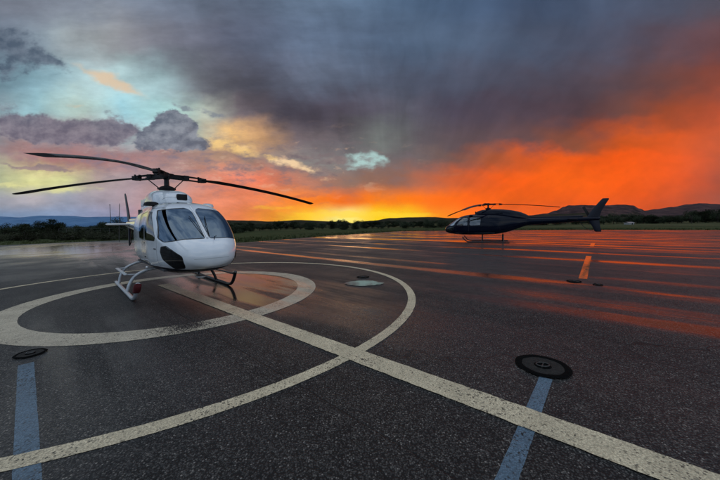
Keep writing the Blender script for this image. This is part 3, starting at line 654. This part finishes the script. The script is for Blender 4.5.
def make_helicopter(name, label, paint, skidm, tipz, blades, red, group, blade_base, wg=None):
    e = link(bpy.data.objects.new(name, None)); tag(e, label, 'helicopter', group)
    # ---- skin
    xs = []; x = 3.425
    while x > -3.1:
        xs.append(x); x -= .012 if x > 3.3 else .03 if x > .4 else .08
    xs.append(-3.1)
    N = 168; rings = []
    for x in xs:
        zb, zt, hw, zw, n1, n2 = station(x); rings.append(sring(x, 0, zb, zt, hw, zw, n1, n2, N))
    polys = []
    for i in range(len(rings) - 1):
        for k in range(N):
            polys.append([rings[i][k], rings[i][(k + 1) % N], rings[i + 1][(k + 1) % N], rings[i + 1][k]])
    wins = {}
    regs = [('windscreen', R_ws), ('chin_window', R_chin), ('door_window', R_sw), ('rear_window', R_rw), ('roof_window', R_roof)]
    body = polys; seal = []
    for nm, fn in regs:
        for sg in (-1, 1):
            key = (nm, sg); wins[key] = []; nb = []
            for P in body:
                vals = [fn(p, sg) for p in P]
                if min(vals) >= 0: nb.append(P); continue
                if max(vals) > 4: nb.append(P); continue
                i_, o_ = clip(P, vals)
                if o_: nb.append(o_)
                if i_:
                    vals = [fn(p, sg) + .016 for p in i_]
                    g_, s_ = clip(i_, vals) if min(vals) < 0 else (None, i_)
                    if max(vals) < 0: g_, s_ = i_, None
                    if g_: wins[key].append(g_)
                    if s_: seal.append(s_)
            body = nb
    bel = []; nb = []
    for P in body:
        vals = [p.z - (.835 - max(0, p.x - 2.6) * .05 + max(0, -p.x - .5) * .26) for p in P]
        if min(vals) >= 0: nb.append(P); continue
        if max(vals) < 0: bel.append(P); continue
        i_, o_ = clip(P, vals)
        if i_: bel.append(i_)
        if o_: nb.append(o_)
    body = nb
    def bl(name, groups, mats, par):
        v = []; f = []; mi = []
        for gi, pl in enumerate(groups):
            for P in pl:
                n = len(v); v += P; f.append(list(range(n, n + len(P)))); mi.append(gi)
        o = mesh_obj(name, v, f, mats, par, True, mi)
        bm = bmesh.new(); bm.from_mesh(o.data); bmesh.ops.recalc_face_normals(bm, faces=bm.faces)
        s = sum((fc.calc_center_median() - Vector((.5, 0, 1.4))).dot(fc.normal) for fc in bm.faces)
        if s < 0: bmesh.ops.reverse_faces(bm, faces=bm.faces)
        bm.to_mesh(o.data); bm.free(); return o
    cap = [[rings[0][k] for k in range(N)]]
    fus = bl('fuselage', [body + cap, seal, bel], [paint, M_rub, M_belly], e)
    for (nm, sg), pl in wins.items():
        if pl: bl(nm, [pl], [M_chin if nm in ('chin_window', 'roof_window') else (wg or M_glass) if nm == 'windscreen' else M_sideglass], e)
    # centre post strip, wiper, pitot
    pts = []
    for i in range(14):
        x = 3.13 - (3.13 - 2.05) * i / 13; pts.append(Vector((x, 0, station(x)[1] + .006)))
    MB().tube(pts, .022, 8).build('centre_post', paint, e)
    MB().tube([(3.16, .12, 1.38), (3.19, .12, 1.46), (3.28, .12, 1.475)], .009, 8).build('pitot_probe', M_steel, e)
    for sg in (-1, 1):
        w = MB()
        a = Vector((3.07, .06 * sg, 1.47)); w.tube([a, Vector((2.78, .10 * sg, 1.72)), Vector((2.5, .16 * sg, 1.91))], .007, 6)
        w.build('wiper', M_black, e)
        MB().tube([(2.30, .80 * sg, 1.22), (2.42, .788 * sg, 1.22)], .012, 8).build('door_handle', M_black, e)
        dl = MB(); dl.lathe((1.5, .80 * sg, .75), [(.02, -.03), (.03, -.01), (.03, .01), (.02, .03)], 12, 'y'); dl.build('position_light', M_red if sg > 0 else M_lamp, e)
    ll = MB(); ll.lathe((2.6, 0, .555), [(.01, -.02), (.09, -.015), (.10, .02)], 20); ll.build('landing_lamp', M_lamp, e)
    for sg in (-1, 1):
        for hz_ in (1.0, 1.32): MB().box((1.46, .80 * sg, hz_), (.09, .05, .03), None, .006).build('door_hinge', M_steel, e)
    # ---- interior
    it = MB(); it.box((1.0, 0, .76), (3.0, 1.36, .05), bev=.01); it.build('cabin_floor', M_seat, e)
    it = MB(); it.box((2.55, .12, 1.14), (.32, .62, .44), Matrix.Rotation(R(-18), 3, 'Y'), .05); it.box((2.45, .12, .9), (.3, .3, .4), None, .03); it.build('instrument_panel', M_black, e)
    for (sx, sy) in ((1.65, .38), (1.65, -.38), (.55, .45), (.55, 0), (.55, -.45)):
        s_ = MB(); s_.box((sx, sy, 1.02), (.48, .44, .13), None, .04); s_.box((sx - .27, sy, 1.36), (.12, .44, .66), Matrix.Rotation(R(-12), 3, 'Y'), .04)
        s_.box((sx - .36, sy, 1.75), (.09, .24, .17), Matrix.Rotation(R(-12), 3, 'Y'), .03); s_.box((sx, sy, .84), (.36, .36, .25), None, .02)
        s_.build('seat', M_seat, e)
    it = MB(); it.tube([(2.1, -.42, .76), (2.0, -.42, 1.15), (2.08, -.42, 1.25)], .015, 8); it.build('cyclic_stick', M_black, e)
    it = MB(); it.box((-.05, 0, 1.45), (.05, 1.36, 1.4), None, .02); it.build('cabin_bulkhead', M_seat, e)
    # ---- engine cowling
    rg = []
    for (x, zb, zt, hw, n) in ((1.02,2.22,2.30,.20,2.5),(.96,2.2,2.42,.33,3),(.80,2.2,2.56,.42,3.6),(.45,2.2,2.66,.46,3.8),(.0,2.2,2.70,.47,3.8),(-.5,2.15,2.70,.46,3.6),(-1.1,2.05,2.66,.43,3.2),(-1.7,1.95,2.58,.38,3),(-2.2,1.9,2.46,.31,2.6),(-2.65,1.85,2.28,.22,2.3),(-2.95,1.85,2.1,.14,2)):
        rg.append(sring(x, 0, zb, zt, hw, zb + .03, n, n, 40))
    MB().rings(rg).build('engine_cowling', paint, e, sharp=R(60))
    iv = MB(); iv.box((.95, .12, 2.45), (.10, .24, .16), None, .02); iv.build('air_intake', M_black, e)
    for sg in (-1, 1):
        g_ = MB()
        for k in range(7): g_.box((-.3 - k * .12, .445 * sg, 2.38), (.07, .02, .20), None, .004)
        g_.build('cooling_grille', paint, e)
        g_ = MB(); g_.lathe((1.30, .62 * sg, 2.235), [(.001, .05), (.08, .045), (.14, .02), (.16, -.05)], 20); g_.build('roof_blister', paint if sg > 0 else M_black, e)
    ex = MB(); ex.tube(smooth_path([(-1.75, 0, 2.34), (-2.1, 0, 2.34), (-2.42, 0, 2.30)]), [.10] * 12 + [.115], 20, False)
    ex.tube(smooth_path([(-1.75, 0, 2.34), (-2.1, 0, 2.34), (-2.42, 0, 2.30)]), [.09] * 12 + [.10], 20, False); ex.build('exhaust_pipe', M_exh, e)
    # ---- tail
    rg = []
    for k in range(25):
        q = k / 24; x = -3.05 - q * 4.3; r = .285 - .16 * q; zc = 1.66 + .14 * q
        rg.append([Vector((x, r * .92 * cos(2 * pi * j / 28), zc + r * sin(2 * pi * j / 28))) for j in range(28)])
    rg.append([Vector((-7.43, .07 * cos(2 * pi * j / 28), 1.81 + .08 * sin(2 * pi * j / 28))) for j in range(28)])
    MB().rings(rg).build('tail_boom', paint, e)
    ds = MB(); ds.rings([sring(x, 0, z0, z0 + .13, .075, z0 + .02, 2.6, 2, 16) for x, z0 in ((-2.7, 1.93), (-3.4, 1.91), (-5.0, 1.905), (-6.4, 1.92))]); ds.build('driveshaft_cover', paint, e)
    def foil(sections, nm, m, par):
        # section: (leading edge point, chord vector, thickness vector)
        rr = []
        for le, ch, th in sections:
            le, ch, th = Vector(le), Vector(ch), Vector(th); loop = []
            for s_, hgt in ((0,0),(.03,.35),(.12,.75),(.3,1),(.55,.8),(.8,.4),(1,.04)): loop.append(le + ch * s_ + th * hgt * .5)
            for s_, hgt in ((1,-.04),(.8,-.4),(.55,-.8),(.3,-1),(.12,-.75),(.03,-.35)): loop.append(le + ch * s_ + th * hgt * .5)
            rr.append(loop)
        return MB().rings(rr).build(nm, m, par, sharp=R(50))
    foil([((-6.6,0,1.85),(-.78,0,0),(0,.10,0)),((-6.87,0,2.3),(-.62,0,0),(0,.09,0)),((-7.27,0,2.9),(-.50,0,0),(0,.07,0)),((-7.47,0,3.16),(-.44,0,0),(0,.06,0)),((-7.55,0,3.24),(-.34,0,0),(0,.03,0))], 'upper_fin', M_belly, e)
    foil([((-6.7,0,1.75),(-.66,0,0),(0,.10,0)),((-6.97,0,1.25),(-.48,0,0),(0,.08,0)),((-7.13,0,.88),(-.40,0,0),(0,.06,0)),((-7.19,0,.82),(-.30,0,0),(0,.03,0))], 'lower_fin', M_belly, e)
    foil([((-5.48,-.92,1.80),(-.46,0,0),(0,0,.03)),((-5.45,-.86,1.80),(-.52,0,0),(0,0,.08)),((-5.45,.86,1.80),(-.52,0,0),(0,0,.08)),((-5.48,.92,1.80),(-.46,0,0),(0,0,.03))], 'horizontal_stabiliser', paint, e)
    MB().tube(smooth_path([(-6.2, 0, 1.62), (-6.5, 0, 1.2), (-6.95, 0, .92), (-7.35, 0, .84)]), .016, 8).build('tail_guard', M_steel, e)
    tr = MB(); tr.tube([(-6.95, -.12, 1.86), (-6.95, -.36, 1.86)], .05, 14); tr.box((-6.95, -.34, 1.86), (.14, .05, .14), None, .02)
    trh = tr.build('tail_rotor_hub', M_steel, e)
    for sg in (-1, 1):
        a = R(62); d = Vector((cos(a), 0, sin(a))) * sg; c = Vector((sin(a), 0, -cos(a))) * sg
        o = Vector((-6.95, -.35, 1.86))
        foil([(o + d * .08 - c * .04, c * .10, (0, .03, 0)), (o + d * .2 - c * .08, c * .18, (0, .02, 0)), (o + d * .93 - c * .08, c * .18, (0, .012, 0))], 'tail_rotor_blade', M_blade, e)
    MB().tube([(-1.6, 0, .85), (-1.65, 0, .68), (-2.0, 0, .60)], .008, 6).build('belly_antenna', M_black, e)
    # ---- skids
    for sg in (-1, 1):
        y = 1.08 * sg
        sk = MB(); sk.tube(smooth_path([(-1.55, y, .05), (-.5, y, .045), (.8, y, .045), (1.36, y, .05), (1.62, y * .99, .13), (1.80, y * .98, .30), (1.92, y * .97, .46)], 6), .042, 14)
        sk.box((0, y, .012), (2.6, .05, .016), None, .004)
        k = sk.build('skid', skidm if sg < 0 else M_skidd, e)
        fl = MB(); fl.box((-1.72, y, .03), (.5, .06, .012), None, .004); fl.build('rear_spring_strip', M_steel, k)
        for lx, bz in ((.42, .56), (-1.12, .62)):
            lg = MB(); lg.tube(smooth_path([(lx, .30 * sg, bz + .04), (lx, .62 * sg, bz - .0), (lx, .88 * sg, bz - .12), (lx, 1.0 * sg, bz - .30), (lx, 1.055 * sg, .10), (lx, y, .05)], 5), [.038] * 26, 12)
            lg.build('leg', skidm if sg < 0 else M_skidd, e)
        sp = MB()
        if sg < 0: sp.box((-.35, y * 1.0, .50), (1.70, .075, .03), None, .012); sp.tube([(.42, y, .49), (.42, .86 * sg, .47)], .02, 8); sp.tube([(-1.1, y, .49), (-1.1, .86 * sg, .5)], .02, 8)
        else: sp.box((1.12, y * .97, .40), (1.45, .12, .035), Matrix.Rotation(R(0), 3, 'Y'), .012)
        sp.build('step_board', M_skidd if sg > 0 else M_skid if skidm is M_skid else M_skidd, e)
        if red and sg < 0:
            rc = MB(); rc.rings([sring(x_, y * .98, z0 - h_, z0 + h_, .07, z0, 2.5, 2.5, 16) for x_, z0, h_ in ((1.74, .27, .04), (1.79, .30, .07), (1.85, .35, .085), (1.92, .40, .07), (1.96, .43, .04))]); rc.build('skid_tip_cover', M_red, e)
    # ---- main rotor
    HZ = 3.10
    ms = MB(); ms.lathe((0, 0, 0), [(.10, 2.62), (.10, 2.72), (.07, 2.74), (.06, 3.0), (.09, 3.03), (.09, 3.12), (.07, 3.2), (.02, 3.22)], 20); ms.build('rotor_mast', M_steel, e)
    sw = MB(); sw.lathe((0, 0, 0), [(.10, 2.66), (.17, 2.68), (.2, 2.73), (.2, 2.77), (.14, 2.81), (.08, 2.83)], 24)
    for k in range(3):
        a = blades[k] + .25; sw.box((.2 * cos(a), .2 * sin(a), 2.76), (.09, .06, .06), Matrix.Rotation(a, 3, 'Z'), .01)
    sw.build('swashplate', M_black, e)
    hb = MB()
    for k in range(3):
        a = blades[k]; d = Vector((cos(a), sin(a), 0)); c = Vector((-sin(a), cos(a), 0)); rr = []
        for q, w, th in ((.0, .17, .055), (.18, .10, .05), (.40, .055, .03), (.52, .06, .03)):
            o = d * q + Vector((0, 0, HZ)); rr.append([o + c * w + Vector((0, 0, th)), o - c * w + Vector((0, 0, th)), o - c * w - Vector((0, 0, th)), o + c * w - Vector((0, 0, th))])
        hb.rings(rr)
    hb.lathe((0, 0, 0), [(.06, 3.12), (.19, 3.145), (.19, 3.165), (.05, 3.19)], 24)
    hb.build('rotor_hub', M_black, e)
    for k in range(3):
        a = blades[k]; tz = tipz[k]; d = Vector((cos(a), sin(a), 0)); c = Vector((-sin(a), cos(a), 0))
        def zz(r): q = max(0, (r - .45) / 4.9); return HZ - (HZ - tz) * (.35 * q + .65 * q * q)
        pl = MB(); pp = Vector((cos(a + .28) * .21, sin(a + .28) * .21, 0)); p2 = d * .5 + c * .17
        pl.tube([pp + Vector((0, 0, 2.77)), p2 + Vector((0, 0, 3.06))], .014, 8); pl.build('pitch_link', M_steel, e)
        secs = []
        ro = blade_base[k]
        for i in range(30):
            r = .92 + (5.345 - .92) * i / 29; ch = .33 if r > 1.35 else .13 + .20 * max(0, (r - .92) / .43) ** .7
            if r > 5.25: ch = .27
            tw = ro - .06 * (r / 5.3); up = Vector((0, 0, 1))
            cd = -(c * cos(tw) - up * sin(tw)); nn = (up * cos(tw) + c * sin(tw))
            secs.append((d * r + up * zz(r) - cd * ch * .3, cd * ch, nn * (.045 if r > 1 else .06)))
        bld = foil(secs, 'rotor_blade', M_blade, e)
        sl_ = MB()
        for sz_ in (-1, 1):
            sl_.rings([[d * r + c * s1 * w + Vector((0, 0, zz(r) + sz_ * .05 + s2 * .012)) for s1, s2 in ((1, 1), (-1, 1), (-1, -1), (1, -1))] for r, w in ((.12, .05), (.3, .08), (.55, .085), (.85, .075), (1.02, .06))])
        sl_.box(d * .50 + Vector((0, 0, zz(.5))), (.16, .15, .15), Matrix.Rotation(a, 3, 'Z'), .02)
        sl_.tube([d * .86 + Vector((0, 0, zz(.86) - .08)), d * .86 + Vector((0, 0, zz(.86) + .09))], .03, 10); sl_.tube([d * .95 + c * .06 + Vector((0, 0, zz(.9) - .07)), d * .95 + c * .06 + Vector((0, 0, zz(.9) + .09))], .022, 10)
        sl_.box(d * .96 + Vector((0, 0, zz(.96))), (.22, .13, .12), Matrix.Rotation(a, 3, 'Z'), .015)
        sl_.build('blade_sleeve', M_black, bld)
    return e

H1 = R(-44.5); HP1 = Vector((-5.44, 8.33, 0))
h1 = make_helicopter('parked_helicopter', 'white helicopter standing on the painted landing circle at left', M_hw, M_skid, [2.77, 2.55, 2.51],
                     [R(171) - H1, R(51) - H1, R(291) - H1], True, 'helicopters parked on the tarmac', [.12, .12, .12])
h1.location = HP1; h1.rotation_euler = (0, 0, H1)
H2 = R(156)
h2 = make_helicopter('parked_helicopter', 'dark navy helicopter seen side-on in front of the orange sky', M_hb, M_skidd, [2.75, 2.3, 2.5],
                     [R(-10) - H2, R(110) - H2, R(230) - H2], False, 'helicopters parked on the tarmac', [.1, .1, .1], glass_mat('bright_windscreen', .34, (.10, .12, .14)))
h2.location = (10.62, 24.2, 0); h2.rotation_euler = (0, 0, H2)

# ------------------------------------------------------------------ hills
def hill_mat(name, c1, c2, c3, sc):
    m, t, b = mat(name)
    co = t.add('ShaderNodeTexCoord').outputs['Object']
    mp = t.add('ShaderNodeMapping', inp={'Vector': co, 'Scale': (1, 1, 3)}).outputs[0]
    n = t.noise(mp, sc, 8, .65)
    t.set(b.inputs['Base Color'], t.ramp(n, [(.35, c1), (.5, c2), (.65, c3)]))
    b.inputs['Roughness'].default_value = 1; b.inputs['Specular IOR Level'].default_value = 0
    bp = t.add('ShaderNodeBump', inp={'Strength': .8, 'Distance': 8, 'Height': n}); t.set(b.inputs['Normal'], bp.outputs[0])
    return m
M_red_rock = hill_mat('red_rock', (.028, .018, .020), (.055, .032, .032), (.10, .055, .05), .012)
M_scrub = hill_mat('scrub_hill', (.018, .018, .012), (.030, .028, .018), (.05, .04, .028), .02)
M_hazed_mt = hill_mat('hazed_far_mountain', (.06, .13, .24), (.08, .165, .29), (.11, .20, .33), .002)  # blue of the distant air is put into the rock colour

def ridge(name, sky, D, m, depth=.35, rough=.08, cliff=0.0, seed=0, n=260, base_px=None):
    """sky: list of (px, py) of the crest; D metres away; a real heightfield with a near slope and a far slope"""
    xs = [p[0] for p in sky]
    v = []; f = []; rows = 15
    for j in range(rows):
        s = j / (rows - 1)                      # 0 near foot .. 1 far foot, crest at .5
        for i in range(n + 1):
            px = xs[0] + (xs[-1] - xs[0]) * i / n
            k = max(a for a in range(len(sky) - 1) if sky[a][0] <= px + 1e-6)
            q = (px - sky[k][0]) / (sky[k + 1][0] - sky[k][0]); q = q * q * (3 - 2 * q)
            py = sky[k][1] + (sky[k + 1][1] - sky[k][1]) * q
            u, vv = uv(px, py)
            H = CH + vv * D
            dd = D * (1 - depth * (.5 - s) * 2 * (1 if s < .5 else .6))
            shp = 1 - abs(s - .5) * 2
            shp = shp ** (.75 - .0) if cliff == 0 else (min(1, shp * 2.2) * .62 + .38 * max(0, min(1, (shp - .78) / .07)) if s < .5 else shp ** .5)
            W = D * .02
            nz = mn.fractal(Vector((u * D / (W * 5), dd / (W * 5), seed)), 1.0, 2.1, 6)
            nf = mn.fractal(Vector((u * D / (W * 1.2), dd / W / 1.5, seed + 5)), 1.0, 2.1, 4)
            z = H * shp * (1 + (rough * 2.5 * nz) * (1 - shp)) + H * rough * .45 * nf * (1 if s > 0 else 0) * min(1, shp * 3)
            v.append((u * dd if s < .5 else u * dd, dd, max(z, -3) if 0 < s < 1 else -6))
    for j in range(rows - 1):
        for i in range(n):
            a = j * (n + 1) + i; f.append([a, a + 1, a + n + 2, a + n + 1])
    o = mesh_obj(name, v, f, m, merge=False); tag(o, kind='structure'); return o

ridge('mountains', [(-140,219),(-60,218),(0,216.5),(20,217.3),(40,215.6),(72,215.8),(86,217),(110,216.6),(150,217),(200,219),(235,222),(262,224)], 9500, M_hazed_mt, .25, .05, 0, 1, 420)
ridge('hill', [(150,224),(228,220.2),(250,220.5),(270,221.4),(300,220),(335,221.5),(352,223),(372,220.6),(392,218),(412,217.2),(432,217),(450,218),(480,217.5),(505,217),(530,215.5),(560,214),(600,212)], 1500, M_scrub, .3, .07, 0, 2, 420)
ridge('mesa', [(512,219),(530,215.5),(546,213.6),(556,210.8),(564,207.3),(569,205.8),(585,205.4),(600,205.6),(622,205.2),(633,205.8),(640,209),(650,214),(668,220)], 2600, M_red_rock, .22, .05, 1, 3, 360)
ridge('mesa', [(630,213),(645,210.5),(656,209),(672,206.8),(688,204.4),(700,203.2),(722,204.2),(760,203),(800,206),(840,214)], 3400, M_red_rock, .25, .05, 0, 4, 300)

# ------------------------------------------------------------------ trees
M_bark = simple('juniper_bark', (.05, .038, .028), .9, 0, .3, 20, bump=.6)
def leaf_mat(name, a, b2):
    m, t, b = mat(name)
    co = t.add('ShaderNodeTexCoord').outputs['Object']
    t.set(b.inputs['Base Color'], t.ramp(t.noise(co, 1.5, 5, .7), [(.35, a), (.65, b2)]))
    b.inputs['Roughness'].default_value = .85; b.inputs['Specular IOR Level'].default_value = .15
    return m
M_leaf = leaf_mat('juniper_leaves', (.012, .018, .009), (.032, .042, .019))
M_leaf2 = leaf_mat('scrub_leaves', (.018, .022, .011), (.038, .042, .020))
def make_tree(name, h, w, seed, trunk=.35, nleaf=2600, ls=.17, m=None):
    rnd = random.Random(seed)
    root = bpy.data.objects.new(name, None)
    tb = MB(); pts = [Vector((0, 0, -.1)), Vector((rnd.uniform(-.1, .1), rnd.uniform(-.1, .1), h * .3)), Vector((rnd.uniform(-.2, .2), rnd.uniform(-.2, .2), h * .7))]
    tb.tube(smooth_path(pts, 4), [.11 * h / 4 * (1 - i / 10) + .01 for i in range(9)], 7)
    clumps = []
    for k in range(15):
        a = rnd.uniform(0, 2 * pi); q = rnd.uniform(trunk * .7, .93); rr = w * .5 * (sin(pi * min(1, (q - trunk * .4) / (1.08 - trunk * .4)) ** .8) * .85) * rnd.uniform(.35, 1.05)
        c = Vector((rr * cos(a), rr * sin(a), h * q)); clumps.append((c, w * rnd.uniform(.12, .24)))
        st = pts[1].lerp(pts[2], rnd.random() * .6) * .8
        tb.tube([st, st.lerp(c, .5) + Vector((0, 0, -.1)), c], [.05, .03, .012], 5, False)
    tk = mesh_obj('trunk', tb.v, tb.f, M_bark, root, merge=False)
    v = []; f = []
    for i in range(nleaf):
        c, r = clumps[rnd.randrange(len(clumps))]
        d = Vector((rnd.gauss(0, 1), rnd.gauss(0, 1), rnd.gauss(0, .8))); d = d.normalized() * (rnd.random() ** .45) * r * 1.15
        p = c + d; s = ls * rnd.uniform(.6, 1.3)
        a = Vector((rnd.gauss(0, 1), rnd.gauss(0, 1), rnd.gauss(0, 1))).normalized(); b = a.orthogonal().normalized(); n = len(v)
        v += [p - a * s * .5 - b * s * .25, p + b * s * .1 - a * s * .1, p + a * s * .6, p - b * s * .35 + a * s * .1]; f.append([n, n + 1, n + 2, n + 3])
    me = bpy.data.meshes.new('crown'); me.from_pydata(v, [], f); me.materials.append(m or M_leaf)
    cr = bpy.data.objects.new('crown', me); cr.parent = root
    return root, [tk, cr]
def place(proto, loc, sc, rz, label, cat, group, first):
    root, kids = proto
    if first:
        r = root; COL.objects.link(r)
        for k in kids:
            if k.name not in COL.objects: COL.objects.link(k)
    else:
        r = root.copy(); COL.objects.link(r)
        for k in kids: c = k.copy(); COL.objects.link(c); c.parent = r
    r.location = loc; r.rotation_euler = (0, 0, rz); r.scale = (sc[0], sc[0], sc[1])
    tag(r, label, cat, group); return r
protos = [make_tree('juniper_tree', 4.0, 4.2, s, tr, 3400, .23) for s, tr in ((1, .25), (2, .35), (3, .2), (4, .3))]
shr = [make_tree('scrub_bush', 1.1, 2.0, s, .05, 900, .13, M_leaf2) for s in (11, 12)]
used = set()
rnd = random.Random(5)
def put(kind, px, D, h, wd, label, cat, group):
    lst = protos if kind == 't' else shr
    i = rnd.randrange(len(lst)); pr = lst[i]; H0 = 4.0 if kind == 't' else 1.1
    u = uv(px, HY)[0]
    place(pr, (u * D, D, 0), (wd, h / H0), rnd.uniform(0, 6.28), label, cat, group, (kind, i) not in used); used.add((kind, i))
# left: skyline of dark junipers, some clearly larger
for px, D, h, wd, lb in ((38, 66, 3.0, 1.0, 'left dark juniper of the rounded clump below the blue mountains'), (49, 64, 3.5, 1.15, 'tallest dark juniper in the rounded clump below the blue mountains'),
                     (58, 67, 2.8, .9, 'right dark juniper of the rounded clump below the blue mountains'), (104, 60, 2.6, .8, 'dark juniper just left of the white helicopter tail'),
                     (113, 58, 3.4, .95, 'taller dark juniper behind the white helicopter tail'), (12, 62, 2.6, 1.1, 'low dark juniper at the far left edge'),
                     (24, 66, 2.6, 1.0, 'low dark juniper between the left edge and the rounded clump')):
    put('t', px, D, h, wd, lb, 'tree', 'junipers beyond the left edge of the tarmac')
for i in range(48):
    put('t', -40 + i * 6.2 + rnd.uniform(-4, 4), rnd.uniform(60, 84), rnd.uniform(1.7, 2.4), rnd.uniform(.7, 1.0), 'low juniper in the dark hedge-like row behind the left field', 'tree', 'low junipers behind the left field')
for i in range(66):
    put('t', 228 + i * 3.7 + rnd.uniform(-3, 3), rnd.uniform(82, 120), rnd.uniform(1.7, 2.7), rnd.uniform(.7, 1.1), 'small dark juniper in the row between the two helicopters', 'tree', 'junipers below the setting sun')
for i in range(78):
    px = 466 + i * 3.9 + rnd.uniform(-3, 3)
    hh = 3.0 + 1.2 * (1 if 605 < px < 640 else 0) + (1.5 if px > 690 else 0)
    put('t', px, rnd.uniform(100, 135), hh * rnd.uniform(.75, 1.1), rnd.uniform(.9, 1.4), 'dark juniper in the tree line behind the navy helicopter', 'tree', 'tree line behind the navy helicopter')
for i in range(84):
    q = -60 + i * 2.6
    u = uv(q, HY)[0]
    put('b', q, rnd.uniform(38, 54), rnd.uniform(.8, 1.5), rnd.uniform(.9, 1.5), 'low grey-green scrub bush along the left tarmac edge', 'bush', 'scrub bushes along the left tarmac edge')

# rough grass tufts along the verge
def tufts():
    rnd = random.Random(9); v = []; f = []
    edge = [ep(a, b) for a, b in [(-48,-30),(-48,9.3),(-44,10.6),(-30,12),(-28,14),(-31.4,28),(-33.9,50),(-22,58.6),(-5,64.6),(60,68.6),(110,72.6)]]
    for s in range(len(edge) - 1):
        a, b = edge[s], edge[s + 1]; L = (b - a).length; n = int(L * 26)
        dr = (b - a).normalized(); nr = Vector((-dr.y, dr.x, 0))
        for i in range(n):
            p = a.lerp(b, rnd.random()) + nr * (rnd.random() ** 1.7 * 9 - .05)
            hgt = rnd.uniform(.06, .28)
            for k in range(3):
                an = rnd.uniform(0, 6.28); w = Vector((cos(an), sin(an), 0)) * .03
                q = p + Vector((rnd.uniform(-.1, .1), rnd.uniform(-.1, .1), -.02)); n0 = len(v)
                v += [q - w, q + w, q + Vector((rnd.uniform(-.1, .1), rnd.uniform(-.1, .1), hgt))]; f.append([n0, n0 + 1, n0 + 2])
    me = bpy.data.meshes.new('rough_grass'); me.from_pydata([tuple(q) for q in v], [], f); me.materials.append(M_verge)
    o = link(bpy.data.objects.new('rough_grass', me)); tag(o, 'short rough green grass along the edge of the tarmac', 'grass', kind='stuff')
tufts()

# ------------------------------------------------------------------ fence, pole, shed
M_galv = simple('galvanised_steel', (.08, .08, .08), .5, .6)
def fence():
    e = link(bpy.data.objects.new('field_fence', None)); tag(e, 'pale wire field fence with thin posts behind the white helicopter', 'fence')
    A = Vector((uv(58, HY)[0] * 52, 52, 0)); B = Vector((uv(128, HY)[0] * 46, 46, 0)); e.location = A; n = 9
    for i in range(n):
        p = (B - A) * i / (n - 1); MB().tube([p + Vector((0, 0, -.1)), p + Vector((0, 0, 1.55))], .022, 8).build('post', M_galv, e)
    MB().tube([Vector((0, 0, 1.52)), B - A + Vector((0, 0, 1.52))], .016, 6).build('top_rail', M_galv, e)
    for z in (.35, .75, 1.15):
        MB().tube([Vector((0, 0, z)), B - A + Vector((0, 0, z))], .006, 5).build('wire', M_galv, e)
fence()
u = uv(111, HY)[0]
pe = link(bpy.data.objects.new('utility_pole', None)); pe.location = (u * 58, 58, 0); tag(pe, 'thin tall pole in the field left of the white helicopter tail', 'pole')
MB().tube([(0, 0, -.2), (0, 0, 6.1)], [.07, .04], 10).build('shaft', M_galv, pe)
MB().box((0, 0, 6.1), (.12, .12, .16), None, .02).build('cap', M_black, pe)

def shed():
    e = link(bpy.data.objects.new('field_shed', None)); u = uv(629, HY)[0]; e.location = (u * 96, 96, 0); e.rotation_euler = (0, 0, .3)
    tag(e, 'small pale low shed on the grass right of the navy helicopter tail', 'shed')
    m_w = simple('shed_paint', (.26, .25, .24), .7)
    b = MB(); b.box((0, 0, .3), (2.6, 1.4, .6), None, .02); b.build('wall', m_w, e)
    r = MB(); r.rings([[Vector((x, -.82, .6)), Vector((x, 0, .82)), Vector((x, .82, .6)), Vector((x, .82, .64)), Vector((x, 0, .87)), Vector((x, -.82, .64))] for x in (-1.42, 1.42)]); r.build('roof', simple('shed_roof', (.36, .35, .35), .4, .4), e)
    d = MB(); d.box((.4, -.715, .28), (.45, .04, .5), None, .01); d.build('door', M_black, e)
shed()

# ------------------------------------------------------------------ haze
HZE = True
if HZE:
    hb = MB(); x0, x1, y0, y1, z0, z1 = -15500, 9000, -300, 13500, -8, 560
    hb.box(((x0 + x1) / 2, (y0 + y1) / 2, (z0 + z1) / 2), (x1 - x0, y1 - y0, z1 - z0))
    hm = bpy.data.materials.new('haze'); hm.use_nodes = True; t = NT(hm.node_tree); t.n.clear()
    o_ = t.add('ShaderNodeOutputMaterial'); pv = t.add('ShaderNodeVolumePrincipled', inp={'Color': (.80, .88, 1.0), 'Density': 5.0e-6, 'Anisotropy': .2})
    t.l.new(pv.outputs[0], o_.inputs['Volume'])
    ho = mesh_obj('haze', hb.v, hb.f, hm, smooth=False); tag(ho, 'thin evening haze in the air before the mountains', 'haze', kind='stuff')
